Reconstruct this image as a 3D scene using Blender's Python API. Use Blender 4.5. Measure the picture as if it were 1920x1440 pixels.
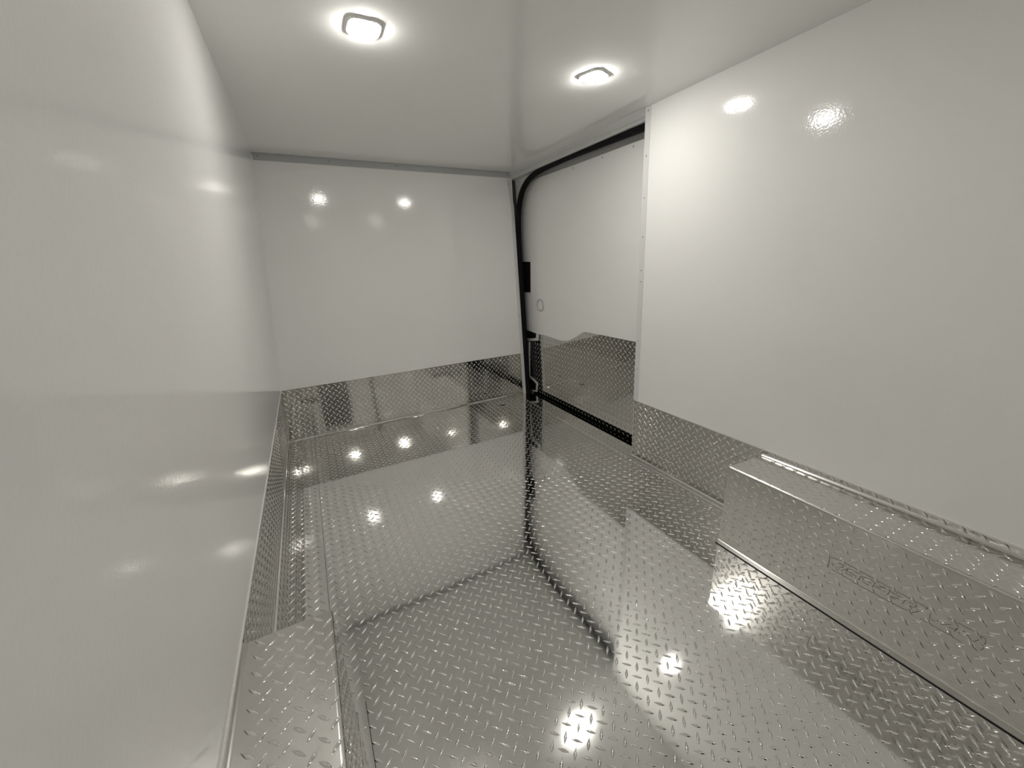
import bpy, math, random
from mathutils import Vector, Matrix

random.seed(4)
for o in list(bpy.data.objects):
    bpy.data.objects.remove(o)
scene = bpy.context.scene
COL = scene.collection

# ------------------------------------------------------------------ camera
CAM_F = 717.42                                   # focal length in pixels of the 1920 px frame
CAM_POS = Vector((0.0, 0.0, 1.1706))
CR = Vector((0.88245474, -0.46894997, -0.03687214))
CU = Vector((0.17236853, 0.24943152, 0.95292865))
CF = Vector((0.43767878, 0.84727200, -0.30094424))
cam = bpy.data.cameras.new('camera')
cam.sensor_width = 36.0
cam.lens = CAM_F / 1920.0 * 36.0
cam.clip_start = 0.01
cam_ob = bpy.data.objects.new('camera', cam)
COL.objects.link(cam_ob)
M = Matrix.Identity(4)
for i in range(3):
    M[i][0], M[i][1], M[i][2], M[i][3] = CR[i], CU[i], -CF[i], CAM_POS[i]
cam_ob.matrix_world = M
scene.camera = cam_ob

# ------------------------------------------------------------------ world, exposure
world = bpy.data.worlds.new('night')
scene.world = world
world.use_nodes = True
world.node_tree.nodes['Background'].inputs['Color'].default_value = (0.003, 0.003, 0.003, 1)
world.node_tree.nodes['Background'].inputs['Strength'].default_value = 1.0
scene.view_settings.view_transform = 'Standard'
scene.view_settings.look = 'None'
scene.view_settings.gamma = 1.0
scene.view_settings.use_curve_mapping = False
scene.view_settings.exposure = 2.0
LAMP_STRENGTH = 46.0
scene.cycles.max_bounces = 12
scene.cycles.diffuse_bounces = 9
scene.cycles.glossy_bounces = 6
scene.cycles.use_light_tree = False
scene.cycles.use_adaptive_sampling = True
scene.cycles.adaptive_threshold = 0.04

# ------------------------------------------------------------------ measured shell (metres)
H = 1.85          # ceiling
L = 2.98          # bulkhead
YB = -1.35        # rear end
ZK = 0.386        # top of the kick plates, left wall and bulkhead
ZKR = 0.3724      # top of the kick plate, right wall
YJ = 1.5604       # front jamb of the right wall panel (door opening begins)
def xl(z): return -0.2921 + 0.1558 * z / H
def xr(z): return 1.6269 - 0.0479 * z / H
def xj(z): return 1.683 - 0.0400 * z          # right edge of the bulkhead
def xd(z): return 1.7735 - 0.04 * z           # inner face of the sliding door
PITCH = 0.0416

# ------------------------------------------------------------------ materials
def mat(name, color, rough=0.5, metal=0.0, spec=0.5):
    m = bpy.data.materials.new(name)
    m.use_nodes = True
    b = m.node_tree.nodes['Principled BSDF']
    b.inputs['Base Color'].default_value = (*color, 1)
    b.inputs['Roughness'].default_value = rough
    b.inputs['Metallic'].default_value = metal
    b.inputs['Specular IOR Level'].default_value = spec
    return m
def bsdf(m): return m.node_tree.nodes['Principled BSDF']
def node(m, kind, **kw):
    n = m.node_tree.nodes.new(kind)
    for k, v in kw.items():
        setattr(n, k, v)
    return n
def add_noise_bump(m, layers, distance=0.001):
    """layers: (scale vector, strength, distance)"""
    nt = m.node_tree
    geo = node(m, 'ShaderNodeNewGeometry')
    prev = None
    for sc, st, dist, detail in layers:
        mp = node(m, 'ShaderNodeMapping')
        mp.inputs['Scale'].default_value = sc
        nt.links.new(geo.outputs['Position'], mp.inputs['Vector'])
        nz = node(m, 'ShaderNodeTexNoise')
        nz.inputs['Scale'].default_value = 1.0
        nz.inputs['Detail'].default_value = detail
        nt.links.new(mp.outputs['Vector'], nz.inputs['Vector'])
        bp = node(m, 'ShaderNodeBump')
        bp.inputs['Strength'].default_value = st
        bp.inputs['Distance'].default_value = dist
        nt.links.new(nz.outputs['Fac'], bp.inputs['Height'])
        if prev:
            nt.links.new(prev.outputs['Normal'], bp.inputs['Normal'])
        prev = bp
    nt.links.new(prev.outputs['Normal'], bsdf(m).inputs['Normal'])
def add_tint(m, c1, c2, scale=6.0):
    nt = m.node_tree
    geo = node(m, 'ShaderNodeNewGeometry')
    nz = node(m, 'ShaderNodeTexNoise')
    nz.inputs['Scale'].default_value = scale
    nz.inputs['Detail'].default_value = 3.0
    nt.links.new(geo.outputs['Position'], nz.inputs['Vector'])
    mx = node(m, 'ShaderNodeMix', data_type='RGBA')
    mx.inputs[6].default_value = (*c1, 1)
    mx.inputs[7].default_value = (*c2, 1)
    nt.links.new(nz.outputs['Fac'], mx.inputs[0])
    nt.links.new(mx.outputs[2], bsdf(m).inputs['Base Color'])

def frp(name, rough):
    m = mat(name, (0.86, 0.855, 0.825), rough, 0.0, 0.5)
    add_tint(m, (0.915, 0.912, 0.894), (0.93, 0.928, 0.912), 3.0)
    add_noise_bump(m, [((2.2, 2.2, 2.2), 0.25, 0.004, 0.0), ((180, 180, 180), 0.14, 0.0008, 0.0)])
    return m
M_FRP = frp('white_glossy_panel', 0.09)
M_CEIL = frp('white_ceiling_panel', 0.11)
def alu(name, tangent, rough=0.13, aniso=0.45, col=(0.765, 0.76, 0.74)):
    m = mat(name, col, rough, 1.0)
    add_tint(m, tuple(c * 0.96 for c in col), tuple(c * 1.04 for c in col), 9.0)
    add_noise_bump(m, [((5, 5, 5), 0.12, 0.003, 0.0), ((30, 30, 30), 0.10, 0.0008, 1.0)])
    bsdf(m).inputs['Anisotropic'].default_value = aniso
    v = node(m, 'ShaderNodeCombineXYZ')
    for i in range(3):
        v.inputs[i].default_value = tangent[i]
    m.node_tree.links.new(v.outputs[0], bsdf(m).inputs['Tangent'])
    return m
M_ALU = alu('bright_tread_plate', (1, 0, 0), 0.058, 0.6)
M_ALUV = alu('bright_tread_plate_upright', (0, 0, 1), 0.06, 0.0, (0.575, 0.565, 0.535))
M_ALUB = alu('dull_tread_plate', (0, 1, 0), 0.20, 0.0, (0.72, 0.705, 0.68))
M_LUG = mat('polished_tread_lug', (0.78, 0.775, 0.755), 0.09, 1.0)
M_EDGE = mat('polished_edge', (0.82, 0.81, 0.79), 0.16, 1.0)
M_TRIM = mat('grey_trim', (0.50, 0.51, 0.515), 0.42, 0.0)
add_noise_bump(M_TRIM, [((60, 60, 60), 0.1, 0.0006, 2.0)])
M_WTRIM = mat('white_trim', (0.74, 0.74, 0.73), 0.3)
M_PAINT = mat('grey_body_paint', (0.60, 0.60, 0.59), 0.3)
M_BLACK = mat('black_rubber', (0.006, 0.006, 0.007), 0.65, 0.0, 0.15)
M_PLASTIC = mat('black_plastic', (0.008, 0.008, 0.008), 0.5, 0.0, 0.2)
M_RIVET = mat('rivet_grey', (0.30, 0.30, 0.30), 0.4, 0.3)
M_SCREW = mat('bright_screw', (0.75, 0.74, 0.72), 0.25, 1.0)
M_INK = mat('dark_stamp_ink', (0.055, 0.052, 0.05), 0.6)
M_SEALANT = mat('pale_sealant', (0.78, 0.77, 0.74), 0.4)
M_CUP = mat('grey_cup', (0.55, 0.55, 0.53), 0.4)
M_GAP = mat('dark_joint', (0.02, 0.02, 0.02), 0.8)
M_BEZEL = mat('white_lamp_bezel', (0.85, 0.85, 0.83), 0.3)
M_LAMP = mat('lit_lamp_lens', (0.9, 0.9, 0.9), 0.3)
M_LAMP_REAR = mat('lit_lamp_lens_rear', (0.9, 0.9, 0.9), 0.3)
for m_, k_ in ((M_LAMP, 1.0), (M_LAMP_REAR, 0.36)):
    bsdf(m_).inputs['Emission Color'].default_value = (1.0, 0.975, 0.92, 1)
    bsdf(m_).inputs['Emission Strength'].default_value = LAMP_STRENGTH * k_

# ------------------------------------------------------------------ helpers
def link(o, parent=None):
    COL.objects.link(o)
    if parent is not None:
        o.parent = parent
        if parent.parent is None:                       # parts are written in room coordinates
            o.matrix_parent_inverse = Matrix.Translation(-parent.location)
    return o
def mesh_obj(name, verts, faces, m, parent=None, smooth=False):
    me = bpy.data.meshes.new(name)
    me.from_pydata([tuple(v) for v in verts], [], faces)
    me.materials.append(m)
    me.validate()
    if smooth:
        me.polygons.foreach_set('use_smooth', [True] * len(me.polygons))
    me.update()
    return link(bpy.data.objects.new(name, me), parent)
def struct(o): o['kind'] = 'structure'; return o
def tag(o, label, cat, group=None):
    o['label'] = label
    o['category'] = cat
    if group: o['group'] = group
    return o
class MB:
    def __init__(s): s.v, s.f = [], []
    def add(s, verts, faces):
        n = len(s.v)
        s.v += [tuple(v) for v in verts]
        s.f += [tuple(i + n for i in f) for f in faces]
        return s
    def hexa(s, c):
        """c: 8 corners, bottom four then top four"""
        return s.add(c, [(3, 2, 1, 0), (4, 5, 6, 7), (0, 1, 5, 4), (1, 2, 6, 5), (2, 3, 7, 6), (3, 0, 4, 7)])
    def box(s, x0, x1, y0, y1, z0, z1):
        return s.hexa([(x0, y0, z0), (x1, y0, z0), (x1, y1, z0), (x0, y1, z0),
                       (x0, y0, z1), (x1, y0, z1), (x1, y1, z1), (x0, y1, z1)])
    def prism(s, poly, off):
        """poly: list of 3-D points, off: extrusion vector"""
        n = len(poly)
        o = Vector(off)
        vs = [Vector(p) for p in poly] + [Vector(p) + o for p in poly]
        fs = [tuple(range(n)), tuple(range(2 * n - 1, n - 1, -1))]
        fs += [(i, i + n, (i + 1) % n + n, (i + 1) % n) for i in range(n)]
        return s.add(vs, fs)
    def build(s, name, m, parent=None, smooth=False):
        o = mesh_obj(name, s.v, s.f, m, parent, smooth)
        return o
def slab(xf, y0, y1, z0, z1, d0, d1):
    """upright slab following x = xf(z), from offset d0 to d1"""
    return MB().hexa([(xf(z0) + d0, y0, z0), (xf(z0) + d1, y0, z0), (xf(z0) + d1, y1, z0), (xf(z0) + d0, y1, z0),
                      (xf(z1) + d0, y0, z1), (xf(z1) + d1, y0, z1), (xf(z1) + d1, y1, z1), (xf(z1) + d0, y1, z1)])
def sweep(profile, path_y0, path_y1, close=False):
    """profile in (x, z), extruded along y"""
    b = MB()
    n = len(profile)
    vs = [(x, path_y0, z) for x, z in profile] + [(x, path_y1, z) for x, z in profile]
    rng = range(n if close else n - 1)
    b.add(vs, [(i, (i + 1) % n, (i + 1) % n + n, i + n) for i in rng])
    return b
def tube(pts, r, seg=10, squash=1.0):
    pts = [Vector(p) for p in pts]
    b = MB()
    vs, fs = [], []
    for i, p in enumerate(pts):
        d = (pts[min(i + 1, len(pts) - 1)] - pts[max(i - 1, 0)]).normalized()
        a = Vector((1, 0, 0))
        a = (a - d * a.dot(d)).normalized()
        c = d.cross(a)
        for k in range(seg):
            t = 2 * math.pi * k / seg
            vs.append(p + a * (math.cos(t) * r * squash) + c * (math.sin(t) * r))
    for i in range(len(pts) - 1):
        for k in range(seg):
            fs.append((i * seg + k, i * seg + (k + 1) % seg, (i + 1) * seg + (k + 1) % seg, (i + 1) * seg + k))
    fs.append(tuple(range(seg - 1, -1, -1)))
    fs.append(tuple((len(pts) - 1) * seg + k for k in range(seg)))
    return b.add(vs, fs)
def smooth_path(pts, n=4):
    pts = [Vector(p) for p in pts]
    out = []
    for i in range(len(pts) - 1):
        p0, p1, p2, p3 = pts[max(i - 1, 0)], pts[i], pts[i + 1], pts[min(i + 2, len(pts) - 1)]
        for k in range(n):
            t = k / n
            out.append(0.5 * ((2 * p1) + (p2 - p0) * t + (2 * p0 - 5 * p1 + 4 * p2 - p3) * t * t + (3 * p1 - p0 - 3 * p2 + p3) * t ** 3))
    out.append(pts[-1])
    return out
_dome = {}
def rivet(name, pos, normal, r, m, parent):
    key = (m.name, round(r, 4))
    if key not in _dome:
        vs, fs = [], []
        rings = [(1.0, 0.0), (0.85, 0.32), (0.5, 0.52)]
        for rr, zz in rings:
            for k in range(8):
                t = math.pi * k / 4
                vs.append((rr * r * math.cos(t), rr * r * math.sin(t), zz * r))
        vs.append((0, 0, 0.58 * r))
        for a in range(2):
            for k in range(8):
                fs.append((a * 8 + k, a * 8 + (k + 1) % 8, a * 8 + 8 + (k + 1) % 8, a * 8 + 8 + k))
        fs += [(16 + k, 16 + (k + 1) % 8, 24) for k in range(8)]
        me = bpy.data.meshes.new(name)
        me.from_pydata(vs, [], fs)
        me.materials.append(m)
        me.polygons.foreach_set('use_smooth', [True] * len(me.polygons))
        _dome[key] = me
    o = bpy.data.objects.new(name, _dome[key])
    link(o, parent)
    o.matrix_basis = Matrix.Translation(Vector(pos)) @ Vector(normal).to_track_quat('Z', 'Y').to_matrix().to_4x4()
    return o

# ------------------------------------------------------------------ raised tread lugs
def lug_template(stations, across):
    hl, hw, hh = 0.0164, 0.0042, 0.0030
    vs, fs = [(-hl, 0, 0)], []
    inner = stations[1:-1]
    for t in inner:
        w = hw * (1 - abs(t) ** 1.35)
        h = hh * (1 - t * t) ** 0.8
        for a, q in across:
            vs.append((hl * t, w * a, h * q))
    vs.append((hl, 0, 0))
    na, ni = len(across), len(inner)
    for k in range(na - 1):
        fs.append((0, 1 + k + 1, 1 + k)[::-1])
        for i in range(ni - 1):
            a = 1 + i * na + k
            fs.append((a, a + na, a + na + 1, a + 1))
        fs.append((1 + (ni - 1) * na + k, len(vs) - 1, 1 + (ni - 1) * na + k + 1))
    return vs, fs
LUG_HI = lug_template([-1, -0.72, -0.38, 0, 0.38, 0.72, 1], [(-1, 0), (-0.48, 0.70), (0, 1), (0.48, 0.70), (1, 0)])
LUG_LO = lug_template([-1, -0.5, 0, 0.5, 1], [(-1, 0), (0, 1), (1, 0)])
_me = bpy.data.meshes.new('tread_lug')
_me.from_pydata(LUG_HI[0], [], LUG_HI[1])
_me.materials.append(M_LUG)
_me.polygons.foreach_set('use_smooth', [True] * len(_me.polygons))
LUG_MESH = _me

def px_of(p):
    d = Vector(p) - CAM_POS
    z = d.dot(CF)
    if z < 0.05: return None
    return 960 + CAM_F * d.dot(CR) / z, 720 - CAM_F * d.dot(CU) / z, CAM_F / z
def lugs(parent, origin, ua, va, n, urange, vrange, phase, inside=None, pitch=PITCH, single=300):
    """two crossed sets of lugs on a square lattice lying in the plane origin + u*ua + v*va"""
    ua, va, n, origin = Vector(ua), Vector(va), Vector(n).normalized(), Vector(origin)
    items = []
    for kind in (0, 1):
        pu, pv = phase[0] + kind * pitch / 2, phase[1] + kind * pitch / 2
        i0, i1 = math.ceil((urange[0] - pu) / pitch), math.floor((urange[1] - pu) / pitch)
        j0, j1 = math.ceil((vrange[0] - pv) / pitch), math.floor((vrange[1] - pv) / pitch)
        for i in range(i0, i1 + 1):
            for j in range(j0, j1 + 1):
                u, v = pu + i * pitch, pv + j * pitch
                if inside and not inside(u, v): continue
                items.append((u, v, kind))
    big, rest = [], []
    for u, v, kind in items:
        p = origin + ua * u + va * v
        d = (ua + va).normalized() if kind == 0 else (ua - va).normalized()
        q = px_of(p)
        size = 0
        if q and -10 < q[0] < 1930 and -10 < q[1] < 1450:
            a, b = px_of(p - d * 0.0158), px_of(p + d * 0.0158)
            if a and b:
                size = math.hypot(a[0] - b[0], a[1] - b[1])
        (big if size >= 10 else rest).append((size, p, d, q[2] if q else 0))
    big.sort(key=lambda t: -t[0])
    rest += big[single:]
    big = big[:single]
    for size, p, d, s in big:
        o = bpy.data.objects.new('tread_lug', LUG_MESH)
        link(o, parent)
        c = n.cross(d)
        B = Matrix.Identity(4)
        for k in range(3):
            B[k][0], B[k][1], B[k][2], B[k][3] = d[k], c[k], n[k], p[k]
        o.matrix_basis = B
    if rest:
        V, F = [], []
        for size, p, d, s in rest:
            tv, tf = LUG_HI if s > 330 else LUG_LO
            c = n.cross(d)
            b = len(V)
            V += [tuple(p + d * x + c * y + n * z) for x, y, z in tv]
            F += [tuple(i + b for i in f) for f in tf]
        o = mesh_obj('tread_pattern', V, F, M_LUG, parent, True)
        o['kind'] = 'stuff'
def in_poly(poly):
    def f(u, v):
        c = False
        j = len(poly) - 1
        for i in range(len(poly)):
            (a, b), (e, g) = poly[i], poly[j]
            if (b > v) != (g > v) and u < (e - a) * (v - b) / (g - b) + a:
                c = not c
            j = i
        return c
    return f

# ------------------------------------------------------------------ floor
XSEAM, XTH, XEDGE = -0.1165, 1.592, 1.715
BOXL = dict(x=-0.0733, y=0.870, z=0.372)
BOXR = dict(x=1.3945, y=0.8152, z=0.3553)
fb = MB().box(XSEAM, XTH, YB, L + 0.03, -0.03, 0.0)
fb.box(XTH + 0.0015, 1.66, YB, YJ, -0.03, -0.0003)
floor = struct(fb.build('floor', M_ALU))
MB().box(xl(0) - 0.03, XSEAM - 0.0013, YB, L, -0.03, 0.0012).build('floor_flange', M_ALU, floor)
MB().box(XSEAM - 0.0013, XSEAM, YB, L, -0.03, -0.0015).build('floor_joint', M_GAP, floor)
th = MB().box(XTH + 0.0015, XEDGE, YJ - 0.02, L + 0.02, -0.03, 0.0008).build('threshold_strip', M_ALU, floor)
MB().box(XTH - 0.0008, XTH + 0.0022, YJ, L - 0.01, -0.001, 0.0022).build('threshold_edge', M_EDGE, floor)
MB().box(XEDGE - 0.002, XEDGE + 0.10, YJ - 0.2, L + 0.15, -0.16, -0.14).build('step_well', M_PLASTIC, floor)
MB().box(XEDGE - 0.004, XEDGE, YJ - 0.2, L + 0.15, -0.14, -0.031).build('step_riser', M_PLASTIC, floor)
def floor_inside(u, v):
    if u < 0.0 and v < BOXL['y'] + 0.03 and u < -0.045: return False
    if u > BOXR['x'] - 0.03 and v < BOXR['y'] + 0.01: return False
    if u < XSEAM + 0.006 or u > XTH - 0.008: return False
    if math.hypot(u - 1.349, v - 2.80) < 0.03: return False
    return True
lugs(floor, (0, 0, 0), (1, 0, 0), (0, 1, 0), (0, 0, 1), (XSEAM, XTH), (-0.7, L - 0.012), (0.813, 0.711), floor_inside)
lugs(floor, (0, 0, 0.0012), (1, 0, 0), (0, 1, 0), (0, 0, 1), (xl(0) + 0.03, XSEAM - 0.004), (BOXL['y'] + 0.02, L - 0.012), (0.800, 0.722), None, single=0)
# round tie-down hole near the bulkhead: rim and dark cup
def ring(cx, cy, z, r0, r1, h, seg=20):
    b = MB()
    vs = []
    for rr, zz in ((r0, z), (r0 + (r1 - r0) * 0.3, z + h), (r0 + (r1 - r0) * 0.7, z + h), (r1, z)):
        for k in range(seg):
            t = 2 * math.pi * k / seg
            vs.append((cx + rr * math.cos(t), cy + rr * math.sin(t), zz))
    fs = [(a * seg + k, a * seg + (k + 1) % seg, (a + 1) * seg + (k + 1) % seg, (a + 1) * seg + k) for a in range(3) for k in range(seg)]
    return b.add(vs, [f[::-1] for f in fs])
hole = MB()
hole.add([(1.349 + 0.021 * math.cos(k * math.pi / 10), 2.80 + 0.021 * math.sin(k * math.pi / 10), 0.0006) for k in range(20)], [tuple(range(20))])
hb = hole.build('drain_hole', M_BLACK, floor)
ring(1.349, 2.80, 0.0002, 0.0205, 0.027, 0.0022).build('drain_rim', M_ALU, floor, True)

# ------------------------------------------------------------------ ceiling
ceil = struct(MB().box(xl(H) - 0.05, xr(H) + 0.003, YB - 0.02, L + 0.03, H, H + 0.03).build('ceiling', M_CEIL))

# ------------------------------------------------------------------ left wall
wl = struct(slab(xl, YB, L + 0.02, ZK, H + 0.01, -0.03, 0.0).build('wall_left', M_FRP))
kp = slab(xl, YB, L + 0.02, -0.01, ZK, -0.03, -0.004).build('kick_plate', M_ALUV, wl)
slab(xl, YB, L, ZK - 0.004, ZK + 0.003, -0.006, 0.0022).build('edge_trim', M_SEALANT, wl)
nl = Vector((1, 0, -0.1558 / H)).normalized()
lugs(kp, (xl(0) - 0.004, 0, 0), (0, 1, 0), (0.1558 / H, 0, 1), nl, (BOXL['y'] + 0.03, L - 0.015), (0.012, ZK - 0.012), (0.70, 0.235), None, single=0)
# folded root of the kick plate where it meets the floor
sweep([(xl(0) - 0.003, 0.014), (xl(0) - 0.0005, 0.006), (xl(0) + 0.003, 0.0025), (xl(0) + 0.008, 0.0013)], BOXL['y'], L, False).build('bend', M_ALU, wl, True)

# ------------------------------------------------------------------ front wall (bulkhead)
wf = MB()
wf.hexa([(xl(ZK), L, ZK), (xj(ZK) - 0.004, L, ZK), (xj(ZK) - 0.004, L + 0.03, ZK), (xl(ZK), L + 0.03, ZK),
         (xl(H), L, H + 0.01), (xj(H) - 0.004, L, H + 0.01), (xj(H) - 0.004, L + 0.03, H + 0.01), (xl(H), L + 0.03, H + 0.01)])
wf = struct(wf.build('wall_front', M_FRP))
kf = MB().hexa([(xl(0) - 0.02, L + 0.004, -0.02), (xj(0) - 0.004, L + 0.004, -0.02), (xj(0) - 0.004, L + 0.03, -0.02), (xl(0) - 0.02, L + 0.03, -0.02),
                (xl(ZK) - 0.02, L + 0.004, ZK), (xj(ZK) - 0.004, L + 0.004, ZK), (xj(ZK) - 0.004, L + 0.03, ZK), (xl(ZK) - 0.02, L + 0.03, ZK)]).build('kick_plate', M_ALUV, wf)
lugs(kf, (0, L + 0.004, 0), (1, 0, 0), (0, 0, 1), (0, -1, 0), (xl(0.2) + 0.012, xj(0.2) - 0.035), (0.018, ZK - 0.010), (0.393, 0.221), None, single=0)
# bright folded edge of the kick plate on the floor and the dark joint before it
b = MB()
b.add([(xl(0), L - 0.010, 0.0012), (xl(0), L - 0.004, 0.0042), (xl(0), L + 0.003, 0.0105), (xj(0) - 0.03, L - 0.010, 0.0012), (xj(0) - 0.03, L - 0.004, 0.0042), (xj(0) - 0.03, L + 0.003, 0.0105)],
      [(0, 3, 4, 1), (1, 4, 5, 2)])
b.build('bend', M_ALU, wf, True)
MB().box(xl(0), XTH, L - 0.0125, L - 0.010, 0.0, 0.0007).build('floor_joint', M_GAP, wf)
# grey strip under the ceiling
tr = MB().box(xl(H) + 0.004, xj(H) - 0.012, L - 0.003, L + 0.001, 1.812, H - 0.0005)
tr.box(xl(H) + 0.004, xj(H) - 0.012, L - 0.022, L - 0.003, H - 0.003, H - 0.0002)
tr = tr.build('top_trim', M_TRIM, wf)
for x in (-0.106, 0.285, 0.709, 1.118, 1.49):
    rivet('rivet', (x, L - 0.003, 1.835), (0, -1, 0), 0.0042, M_RIVET, tr)
# white angle down the right edge, with its kinked head
pts = [(0.0, 0.0), (1.60, 0.0), (1.70, -0.010), (1.765, -0.018), (1.80, -0.020)]
b = MB()
front, depth = [], 0.004
vs, fs = [], []
for z, dx in pts:
    x1 = xj(z) + dx
    x0 = x1 - 0.028
    vs += [(x0, L - 0.003, z), (x1, L - 0.003, z), (x1, L + 0.035, z), (x0, L + 0.003, z)]
for i in range(len(pts) - 1):
    for k in range(4):
        fs.append((i * 4 + k, i * 4 + (k + 1) % 4, i * 4 + 4 + (k + 1) % 4, i * 4 + 4 + k))
fs += [(3, 2, 1, 0), tuple(len(vs) - 4 + k for k in range(4))]
et = b.add(vs, fs).build('edge_trim', M_WTRIM, wf)
for z in (1.767, 1.423, 1.074, 0.723, 0.38):
    rivet('rivet', (xj(z) - 0.016 - (0.018 if z > 1.7 else 0), L - 0.003, z), (0, -1, 0), 0.0042, M_RIVET, et)

# ------------------------------------------------------------------ right wall
wr = struct(slab(xr, YB, YJ, ZKR, H + 0.01, 0.0, 0.03).build('wall_right', M_FRP))
kr = slab(xr, YB, YJ, -0.01, ZKR, 0.004, 0.03).build('kick_plate', M_ALUV, wr)
slab(xr, YB, YJ, ZKR - 0.003, ZKR + 0.003, -0.0022, 0.006).build('edge_trim', M_SEALANT, wr)
nr = Vector((-1, 0, -0.0479 / H)).normalized()
lugs(kr, (xr(0) + 0.004, 0, 0), (0, 1, 0), (-0.0479 / H, 0, 1), nr, (BOXR['y'] + 0.006, YJ - 0.008), (0.018, ZKR - 0.012), (1.115 - PITCH / 2, 0.2285 - PITCH / 2), None, single=300)
slab(xr, YJ - 0.0035, YJ + 0.001, 0.0, ZKR, -0.001, 0.03).build('plate_edge', M_EDGE, wr)
sweep([(xr(0) + 0.0035, 0.012), (xr(0) + 0.001, 0.005), (xr(0) - 0.005, 0.0018), (xr(0) - 0.030, 0.0012), (xr(0) - 0.0305, 0.0)][::-1], BOXR['y'], YJ - 0.003, False).build('bend', M_ALU, wr, True)
jt = slab(xr, YJ - 0.030, YJ, ZKR, H - 0.002, -0.0028, 0.0)
jt.hexa([(xr(ZKR) - 0.0028, YJ, ZKR), (xr(ZKR) + 0.03, YJ, ZKR), (xr(ZKR) + 0.03, YJ + 0.003, ZKR), (xr(ZKR) - 0.0028, YJ + 0.003, ZKR),
         (xr(H) - 0.0028, YJ, H - 0.002), (xr(H) + 0.03, YJ, H - 0.002), (xr(H) + 0.03, YJ + 0.003, H - 0.002), (xr(H) - 0.0028, YJ + 0.003, H - 0.002)])
jt = jt.build('jamb_trim', M_WTRIM, wr)
for z in (1.832, 1.644, 1.458, 1.275, 1.109, 1.051, 0.729, 0.564):
    rivet('rivet', (xr(z) - 0.0028, YJ - 0.014, z), (-1, 0, 0), 0.0038, M_RIVET, jt)
# stepped metal header over the door opening
hd = sweep([(1.577, 1.852), (1.592, 1.829), (1.586, 1.827), (1.585, 1.8225), (1.598, 1.814), (1.605, 1.806), (1.611, 1.8035), (1.634, 1.8025), (1.70, 1.8025)], YJ - 0.06, L + 0.04)
hd = hd.build('door_header', M_PAINT, wr)

# ------------------------------------------------------------------ sliding door
seal_path = [(1.45, 1.790), (1.63, 1.791), (2.08, 1.800), (2.35, 1.801), (2.56, 1.796), (2.70, 1.781), (2.80, 1.750), (2.884, 1.69), (2.94, 1.594), (2.966, 1.475), (2.974, 1.354), (2.976, 0.9), (2.976, 0.45), (2.976, -0.13)]
# metal fillet behind the rounded corner of the opening
fillet = [(2.40, 1.815), (2.995, 1.815), (2.995, 1.30)] + [(y, z) for y, z in seal_path[9:2:-1]]
fo = MB().prism([(xj(z) + 0.034, y, z) for y, z in fillet], (0.006, 0, 0)).build('corner_fillet', M_PAINT, hd)
# door: outer skin (painted) is the root, the rest its parts
door = MB().hexa([(xd(-0.15) + 0.012, 1.36, -0.15), (xd(-0.15) + 0.04, 1.36, -0.15), (xd(-0.15) + 0.04, 3.20, -0.15), (xd(-0.15) + 0.012, 3.20, -0.15),
                  (xd(1.86) + 0.012, 1.36, 1.86), (xd(1.86) + 0.04, 1.36, 1.86), (xd(1.86) + 0.04, 3.20, 1.86), (xd(1.86) + 0.012, 3.20, 1.86)])
door = struct(door.build('door_1', M_PAINT))
kick_top = [(2.834, 0.568), (2.739, 0.574), (2.64, 0.569), (2.556, 0.565), (2.50, 0.565), (2.459, 0.568), (2.41, 0.577), (2.373, 0.591), (2.33, 0.610), (2.292, 0.630), (2.255, 0.652), (2.221, 0.670), (2.196, 0.677), (1.688, 0.681), (1.42, 0.681)]
panel = [(1.42, 1.763), (2.30, 1.768), (2.75, 1.777), (2.87, 1.768), (2.95, 1.735), (3.01, 1.67), (3.045, 1.57), (3.055, 1.40), (3.06, 1.180), (2.904, 1.176), (2.929, 0.919), (3.075, 0.914), (3.10, 0.577), (2.872, 0.569)] + kick_top
MB().prism([(xd(z) + 0.000, y, z) for y, z in panel][::-1], (0.011, 0, 0)).build('door_panel', M_FRP, door)
kick = kick_top[::-1] + [(2.851, 0.506), (3.015, 0.474), (3.02, 0.45), (3.055, 0.112), (2.958, 0.098), (2.900, 0.098), (2.926, 0.003), (2.988, -0.008), (3.00, -0.05), (3.01, -0.15), (1.42, -0.15)]
kd = MB().prism([(xd(z) + 0.003, y, z) for y, z in kick], (0.008, 0, 0)).build('kick_plate', M_ALUV, door)
nd = Vector((-1, 0, -0.04)).normalized()
inside_kick = in_poly([(y, z) for y, z in kick])
lugs(kd, (xd(0) + 0.003, 0, 0), (0, 1, 0), (-0.04, 0, 1), nd, (1.45, 3.03), (-0.12, 0.70), (2.0, 0.31), lambda u, v: inside_kick(u, v) and inside_kick(u + 0.006, v + 0.006) and inside_kick(u, v + 0.012), single=0)
# pale edging round the notches of the kick plate
def strip_line(name, pts, w, m, parent, proud=0.004):
    b = MB()
    P = [Vector((0, y, z)) for y, z in pts]
    vs, fs = [], []
    for i, p in enumerate(P):
        d0 = (P[i] - P[i - 1]).normalized() if i else (P[1] - P[0]).normalized()
        d1 = (P[i + 1] - P[i]).normalized() if i < len(P) - 1 else d0
        d = (d0 + d1).normalized()
        c = Vector((0, -d.z, d.y))
        k = w / 2 / max(0.4, d.dot(d1))
        a, e = p + c * k, p - c * k
        for q, off in ((a, -proud), (e, -proud), (e, 0.010), (a, 0.010)):
            vs.append((xd(q.z) + off, q.y, q.z))
    for i in range(len(P) - 1):
        for k in range(4):
            fs.append((i * 4 + k, i * 4 + (k + 1) % 4, i * 4 + 4 + (k + 1) % 4, i * 4 + 4 + k))
    fs += [(3, 2, 1, 0), tuple(len(vs) - 4 + k for k in range(4))]
    return b.add(vs, fs).build(name, m, parent)
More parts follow.
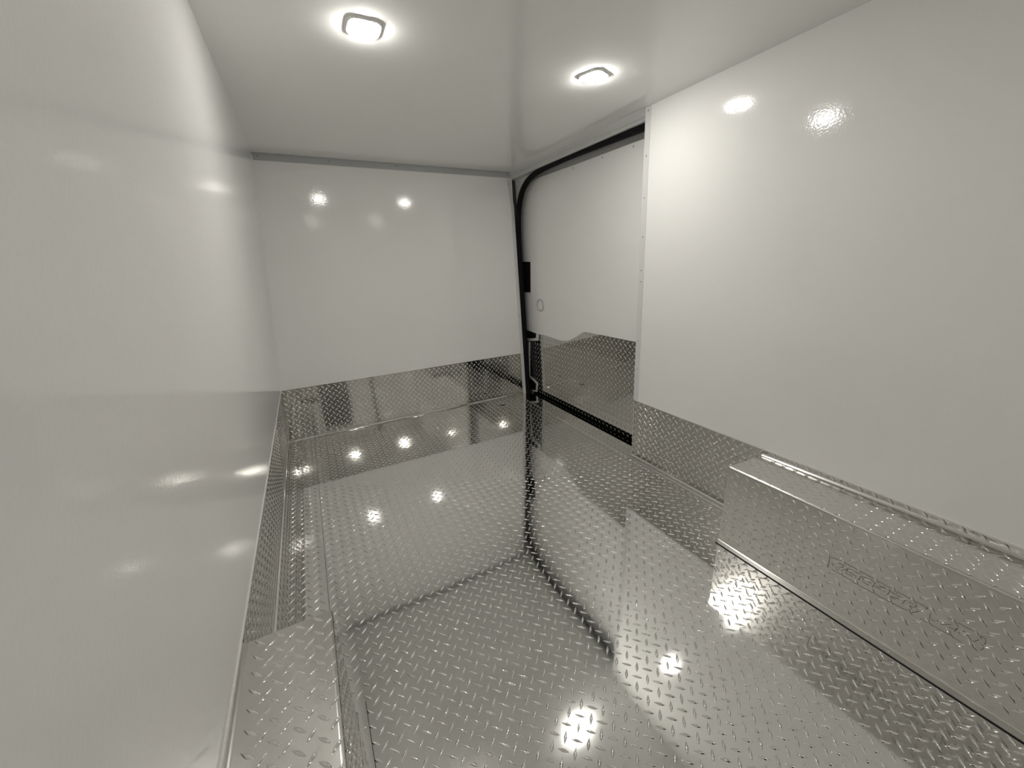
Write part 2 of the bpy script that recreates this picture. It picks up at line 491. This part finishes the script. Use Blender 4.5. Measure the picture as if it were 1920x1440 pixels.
strip_line('notch_edging', [(2.868, 0.572), (2.880, 0.517), (3.04, 0.490)], 0.022, M_WTRIM, door)
strip_line('notch_edging', [(3.022, 0.47), (3.058, 0.128), (2.975, 0.112), (2.918, 0.092), (2.936, 0.012), (3.00, 0.004)], 0.016, M_WTRIM, door)
strip_line('notch_edging', [(2.906, 1.178), (2.931, 0.917), (3.06, 0.912)], 0.012, M_WTRIM, door)
# black latch, bracket and guide seen in the notches
MB().hexa([(xd(0.92) + 0.001, 2.93, 0.922), (xd(0.92) + 0.011, 2.93, 0.922), (xd(0.92) + 0.011, 3.14, 0.915), (xd(0.92) + 0.001, 3.14, 0.915),
           (xd(1.17) + 0.001, 2.909, 1.174), (xd(1.17) + 0.011, 2.909, 1.174), (xd(1.17) + 0.011, 3.14, 1.18), (xd(1.17) + 0.001, 3.14, 1.18)]).build('latch_housing', M_PLASTIC, door)
b = MB()
b.prism([(xd(0.55) - 0.006, y, z) for y, z in ((2.886, 0.563), (2.898, 0.530), (2.93, 0.519), (3.13, 0.500), (3.13, 0.578), (2.95, 0.574))], (0.016, 0, 0))
b.build('upper_bracket', M_PLASTIC, door)
b = MB()
b.prism([(xd(0.05) - 0.005, y, z) for y, z in ((2.925, 0.085), (2.943, 0.018), (3.13, 0.005), (3.13, 0.118), (2.985, 0.100))], (0.015, 0, 0))
b.build('lower_bracket', M_PLASTIC, door)
MB().box(1.715, 1.83, 3.085, 3.12, -0.15, 1.72).build('pillar', M_PLASTIC, door)
# round finger cup
cy, cz = 2.788, 0.823
b = MB()
vs, fs = [], []
prof = [(0.053, -0.000), (0.0515, -0.008), (0.045, -0.009), (0.040, 0.001), (0.037, 0.0085), (0.0, 0.0088)]
seg = 24
for r, off in prof:
    for k in range(seg):
        t = 2 * math.pi * k / seg
        z = cz + r * math.sin(t)
        vs.append((xd(z) + off, cy + r * math.cos(t), z))
for a in range(len(prof) - 1):
    for k in range(seg):
        fs.append((a * seg + k, a * seg + (k + 1) % seg, (a + 1) * seg + (k + 1) % seg, (a + 1) * seg + k))
b.add(vs, fs).build('finger_cup', M_CUP, door)
for y, z in ((2.63, 1.758), (2.299, 1.752), (2.013, 1.750), (1.763, 1.747)):
    rivet('screw', (xd(z), y, z), (-1, 0, 0), 0.0046, M_RIVET, door)
sp = smooth_path([(xj(z) + 0.025, y, z) for y, z in seal_path], 5)
tube(sp, 0.0185, 10, 1.25).build('door_seal', M_BLACK, door, True)
# thin painted lip above the seal
lp = [(xj(z) + 0.020, y, z + 0.022) for y, z in seal_path[:5]] + [(xj(z) + 0.020, y + 0.012, z + 0.020) for y, z in seal_path[5:7]] + [(xj(z) + 0.022, y + 0.018, z + 0.010) for y, z in seal_path[7:9]]
tube(smooth_path(lp, 4), 0.0035, 6).build('seal_lip', M_PAINT, door, True)

# ------------------------------------------------------------------ unseen rear end; gap made up so the bulkhead kick mirrors a dark column
wb = MB()
RX0, RX1 = -0.10, 0.40
wb.hexa([(RX1, YB, ZK), (xr(ZK) + 0.03, YB, ZK), (xr(ZK) + 0.03, YB - 0.03, ZK), (RX1, YB - 0.03, ZK),
         (RX1, YB, H), (xr(H) + 0.03, YB, H), (xr(H) + 0.03, YB - 0.03, H), (RX1, YB - 0.03, H)])
wb.box(RX0, RX1, YB - 0.03, YB, 1.62, H)
wb.hexa([(xl(ZK) - 0.03, YB, ZK), (RX0, YB, ZK), (RX0, YB - 0.03, ZK), (xl(ZK) - 0.03, YB - 0.03, ZK),
         (xl(H) - 0.03, YB, H), (RX0, YB, H), (RX0, YB - 0.03, H), (xl(H) - 0.03, YB - 0.03, H)])
wb = struct(wb.build('wall_back', M_FRP))
MB().box(RX1, xr(0) + 0.03, YB - 0.03, YB - 0.004, -0.02, ZK).build('kick_plate', M_ALUV, wb)
MB().box(xl(0) - 0.03, RX0, YB - 0.03, YB - 0.004, -0.02, ZK).build('kick_plate', M_ALUV, wb)
MB().box(0.80, 0.86, YB, YB + 0.012, 0.0, H).build('door_seal', M_BLACK, wb)  # unseen black strip, added for a thin dark band mirrored in the kick plate

# ------------------------------------------------------------------ wheel boxes
def wheel_box(name, label, side, xs, yf, zt, xw, cove, yr, drop=0.0):
    """folded tread-plate cover: flange, upright side, top, cove up the wall; side = +1 when the wall is at larger x"""
    root = bpy.data.objects.new(name, None)
    COL.objects.link(root)
    root.location = ((xs + xw) / 2, yf, 0)
    tag(root, label, 'wheel box')
    s = side
    R = 0.010
    prof = []
    for k in range(6):                                    # bend at the floor
        t = math.pi / 2 * k / 5
        prof.append((xs - s * (0.006 - 0.006 * math.sin(t)), 0.0035 + 0.006 * (1 - math.cos(t))))
    for k in range(7):                                    # top bend
        t = math.pi / 2 * k / 6
        prof.append((xs + s * R * (1 - math.cos(t)), zt - R + R * math.sin(t)))
    for k in range(6):                                    # cove at the wall
        t = math.pi / 2 * k / 5
        prof.append((xw - s * (0.015 - 0.015 * math.sin(t)), zt - drop + 0.015 * (1 - math.cos(t))))
    prof.append((xw - s * (-0.0005), zt - drop + cove))
    if s < 0: prof = prof[::-1]
    body = sweep(prof[::-1] if False else prof, yr, yf)
    body = body.build('cover', M_ALUB, root, True)
    for p in body.data.polygons: p.use_smooth = True
    cap = MB()
    cap.prism([(xs + s * 0.001, yf - 0.004, 0.004), (xs + s * 0.001, yf - 0.004, zt - R), (xs + s * R * 0.3, yf - 0.004, zt - R * 0.3), (xs + s * R, yf - 0.004, zt - 0.001), (xw, yf - 0.004, zt - drop - 0.001), (xw, yf - 0.004, 0.004)], (0, 0.004, 0))
    cap.build('end_plate', M_ALUB, root)
    jx0, jx1 = sorted((xs + s * 0.012, xw))
    MB().box(jx0, jx1, yf, yf + 0.0028, zt - drop - 0.05, zt - drop - 0.003).build('end_joint', M_GAP, root)
    x0, x1 = sorted((xs - s * 0.026, xs - s * 0.002))
    fl = MB().box(x0, x1, yr, yf - 0.004 if s > 0 else yf + 0.02, 0.0005, 0.0036).build('floor_flange', M_ALU, root)
    e0, e1 = sorted((xs - s * 0.0275, xs - s * 0.026))
    MB().box(e0, e1, yr, yf - 0.004 if s > 0 else yf + 0.02, 0.0004, 0.0030).build('flange_joint', M_GAP, fl)
    y = yf - 0.05
    while y > -0.15:
        rivet('screw', (xs - s * 0.016, y, 0.0036), (0, 0, 1), 0.0042, M_SCREW, fl)
        y -= 0.26
    return root, body
rb, rbody = wheel_box('wheel_box', 'long tread plate wheel box with stamped markings, below the right white wall', 1, BOXR['x'], BOXR['y'], BOXR['z'], xr(BOXR['z']) + 0.003, 0.030, -0.45, 0.0145)
lugs(rbody, (BOXR['x'], 0, 0), (0, 1, 0), (0, 0, 1), (-1, 0, 0), (-0.40, BOXR['y'] - 0.008), (0.022, BOXR['z'] - 0.012), (0.571, 0.247), None, single=300)
SL = 0.0145 / (xr(0.35) - BOXR['x'] - 0.012)
lugs(rb, (0, 0, BOXR['z'] + SL * BOXR['x'] + 0.0002), (1, 0, -SL), (0, 1, 0), (SL, 0, 1), (BOXR['x'] + 0.012, xr(0.355) - 0.016), (-0.40, BOXR['y'] - 0.010), (1.47, 0.55), None, single=300)
lugs(rb, (xr(0.36) + 0.0025, 0, 0), (0, 1, 0), (0, 0, 1), (-1, 0, -0.3), (-0.40, BOXR['y'] - 0.010), (0.352, 0.366), (0.56, 0.3585), None, single=60)
lb, lbody = wheel_box('wheel_box', 'tread plate wheel box in the near corner below the left white wall', -1, BOXL['x'], BOXL['y'], BOXL['z'], xl(BOXL['z']) - 0.003, 0.013, -0.45)
lugs(lb, (0, 0, BOXL['z']), (1, 0, 0), (0, 1, 0), (0, 0, 1), (xl(0.37) + 0.02, BOXL['x'] - 0.010), (-0.40, BOXL['y'] - 0.008), (-0.126, 0.7166), None, pitch=0.0400)
lugs(lbody, (BOXL['x'], 0, 0), (0, 1, 0), (0, 0, 1), (1, 0, 0), (-0.40, BOXL['y'] - 0.008), (0.022, BOXL['z'] - 0.012), (0.70, 0.21), None)
for x, y in ((1.553, 0.505), (1.553, 0.02)):
    rivet('screw', (x, y, BOXR['z'] - SL * (x - BOXR['x'])), (0, 0, 1), 0.0045, M_SCREW, rb)
for y in (0.533, 0.211):
    rivet('screw', (xr(0.363) - 0.001, y, 0.3655), (-1, 0, 0), 0.0040, M_RIVET, rb)

# ink stamps on the upright face of the right wheel box, in (y, z)
STAMP_A = [[[0.438, 0.159], [0.44, 0.199], [0.409, 0.206], [0.365, 0.205], [0.324, 0.204], [0.29, 0.203], [0.25, 0.203], [0.206, 0.203], [0.21, 0.192], [0.225, 0.17], [0.232, 0.162]],
 [[0.428, 0.172], [0.425, 0.19], [0.412, 0.193], [0.405, 0.194]], [[0.421, 0.172], [0.407, 0.163]], [[0.414, 0.178], [0.408, 0.171]], [[0.405, 0.197], [0.4, 0.193], [0.403, 0.184], [0.41, 0.182]],
 [[0.403, 0.173], [0.39, 0.19], [0.393, 0.172], [0.378, 0.172], [0.366, 0.173]], [[0.39, 0.19], [0.375, 0.195], [0.36, 0.194]], [[0.385, 0.181], [0.366, 0.18]],
 [[0.359, 0.172], [0.355, 0.189], [0.342, 0.194], [0.329, 0.197], [0.32, 0.192], [0.324, 0.173]], [[0.357, 0.175], [0.33, 0.172]], [[0.352, 0.185], [0.329, 0.184]],
 [[0.32, 0.181], [0.308, 0.181], [0.295, 0.182]], [[0.316, 0.185], [0.303, 0.19], [0.292, 0.194]], [[0.309, 0.193], [0.285, 0.194], [0.289, 0.174]], [[0.282, 0.174], [0.269, 0.175]],
 [[0.28, 0.177], [0.266, 0.183]], [[0.282, 0.192], [0.26, 0.191]], [[0.255, 0.173], [0.25, 0.192]], [[0.243, 0.19], [0.234, 0.19]], [[0.24, 0.182], [0.233, 0.173]],
 [[0.238, 0.179], [0.231, 0.182], [0.226, 0.19], [0.229, 0.194]], [[0.426, 0.158], [0.356, 0.155], [0.296, 0.156], [0.233, 0.161]]]
STAMP_B = [[[0.198, 0.191], [0.197, 0.175], [0.186, 0.174], [0.171, 0.192]], [[0.174, 0.175], [0.158, 0.192]], [[0.161, 0.18], [0.149, 0.183], [0.145, 0.193]], [[0.149, 0.176], [0.146, 0.189]],
 [[0.139, 0.174], [0.135, 0.193], [0.117, 0.177]], [[0.114, 0.177], [0.108, 0.191]], [[0.168, 0.206], [0.142, 0.207], [0.126, 0.207], [0.11, 0.206], [0.099, 0.203], [0.097, 0.196], [0.097, 0.169], [0.1, 0.165]],
 [[0.213, 0.158], [0.163, 0.158], [0.131, 0.157]]]
def stamp(strokes, wide):
    b = MB()
    for s in strokes:
        for (y0, z0), (y1, z1) in zip(s[:-1], s[1:]):
            d = Vector((y1 - y0, z1 - z0)).normalized()
            c = Vector((-d.y, d.x)) * wide / 2
            e = d * wide * 0.4
            x = BOXR['x'] - 0.0004
            q = [(y0 - e.x + c.x, z0 - e.y + c.y), (y1 + e.x + c.x, z1 + e.y + c.y), (y1 + e.x - c.x, z1 + e.y - c.y), (y0 - e.x - c.x, z0 - e.y - c.y)]
            b.add([(x, a, g) for a, g in q], [(0, 1, 2, 3)])
    return b.build('ink_stamp', M_INK, rbody)
stamp(STAMP_A, 0.0014)
stamp(STAMP_B, 0.0011)

# ------------------------------------------------------------------ ceiling lamps
def rrect(w, d, r, n=5):
    out = []
    for cx, cy, a0 in ((w / 2 - r, d / 2 - r, 0), (-w / 2 + r, d / 2 - r, 90), (-w / 2 + r, -d / 2 + r, 180), (w / 2 - r, -d / 2 + r, 270)):
        for k in range(n):
            t = math.radians(a0 + 90 * k / (n - 1))
            out.append((cx + r * math.cos(t), cy + r * math.sin(t)))
    return out
def loft(rings):
    vs, fs = [], []
    n = len(rings[0])
    for rg in rings: vs += rg
    for a in range(len(rings) - 1):
        for k in range(n):
            fs.append((a * n + k, a * n + (k + 1) % n, (a + 1) * n + (k + 1) % n, (a + 1) * n + k))
    fs.append(tuple((len(rings) - 1) * n + k for k in range(n)))
    return MB().add(vs, fs)
def lamp(x, y, rot, label, lens=M_LAMP):
    root = bpy.data.objects.new('ceiling_lamp', None)
    COL.objects.link(root)
    root.location = (x, y, H)
    tag(root, label, 'lamp', 'ceiling lamps')
    c, s = math.cos(rot), math.sin(rot)
    def rg(w, d, r, z): return [(x + c * a - s * b_, y + s * a + c * b_, H + z) for a, b_ in rrect(w, d, r)]
    loft([rg(0.100, 0.106, 0.030, 0.0), rg(0.100, 0.106, 0.030, -0.004), rg(0.094, 0.100, 0.028, -0.006), rg(0.088, 0.094, 0.026, -0.006), rg(0.086, 0.092, 0.025, -0.003)]).build('bezel', M_BEZEL, root, True)
    loft([rg(0.082, 0.088, 0.025, -0.004), rg(0.080, 0.086, 0.025, -0.0092), rg(0.070, 0.076, 0.022, -0.0130), rg(0.04, 0.045, 0.012, -0.015)]).build('lens', lens, root, True)
lamp(0.2885, 1.424, 0.0, 'lit white ceiling lamp on the left, larger and nearer the top of the picture')
lamp(1.1325, 1.403, math.radians(20), 'lit white ceiling lamp on the right, above the sliding door side')
lamp(0.2885, -0.52, 0.0, 'lit ceiling lamp behind the camera on the left, seen only as reflected spot', M_LAMP_REAR)
lamp(1.1325, -0.52, 0.0, 'lit ceiling lamp behind the camera on the right, seen only as reflected spot', M_LAMP_REAR)
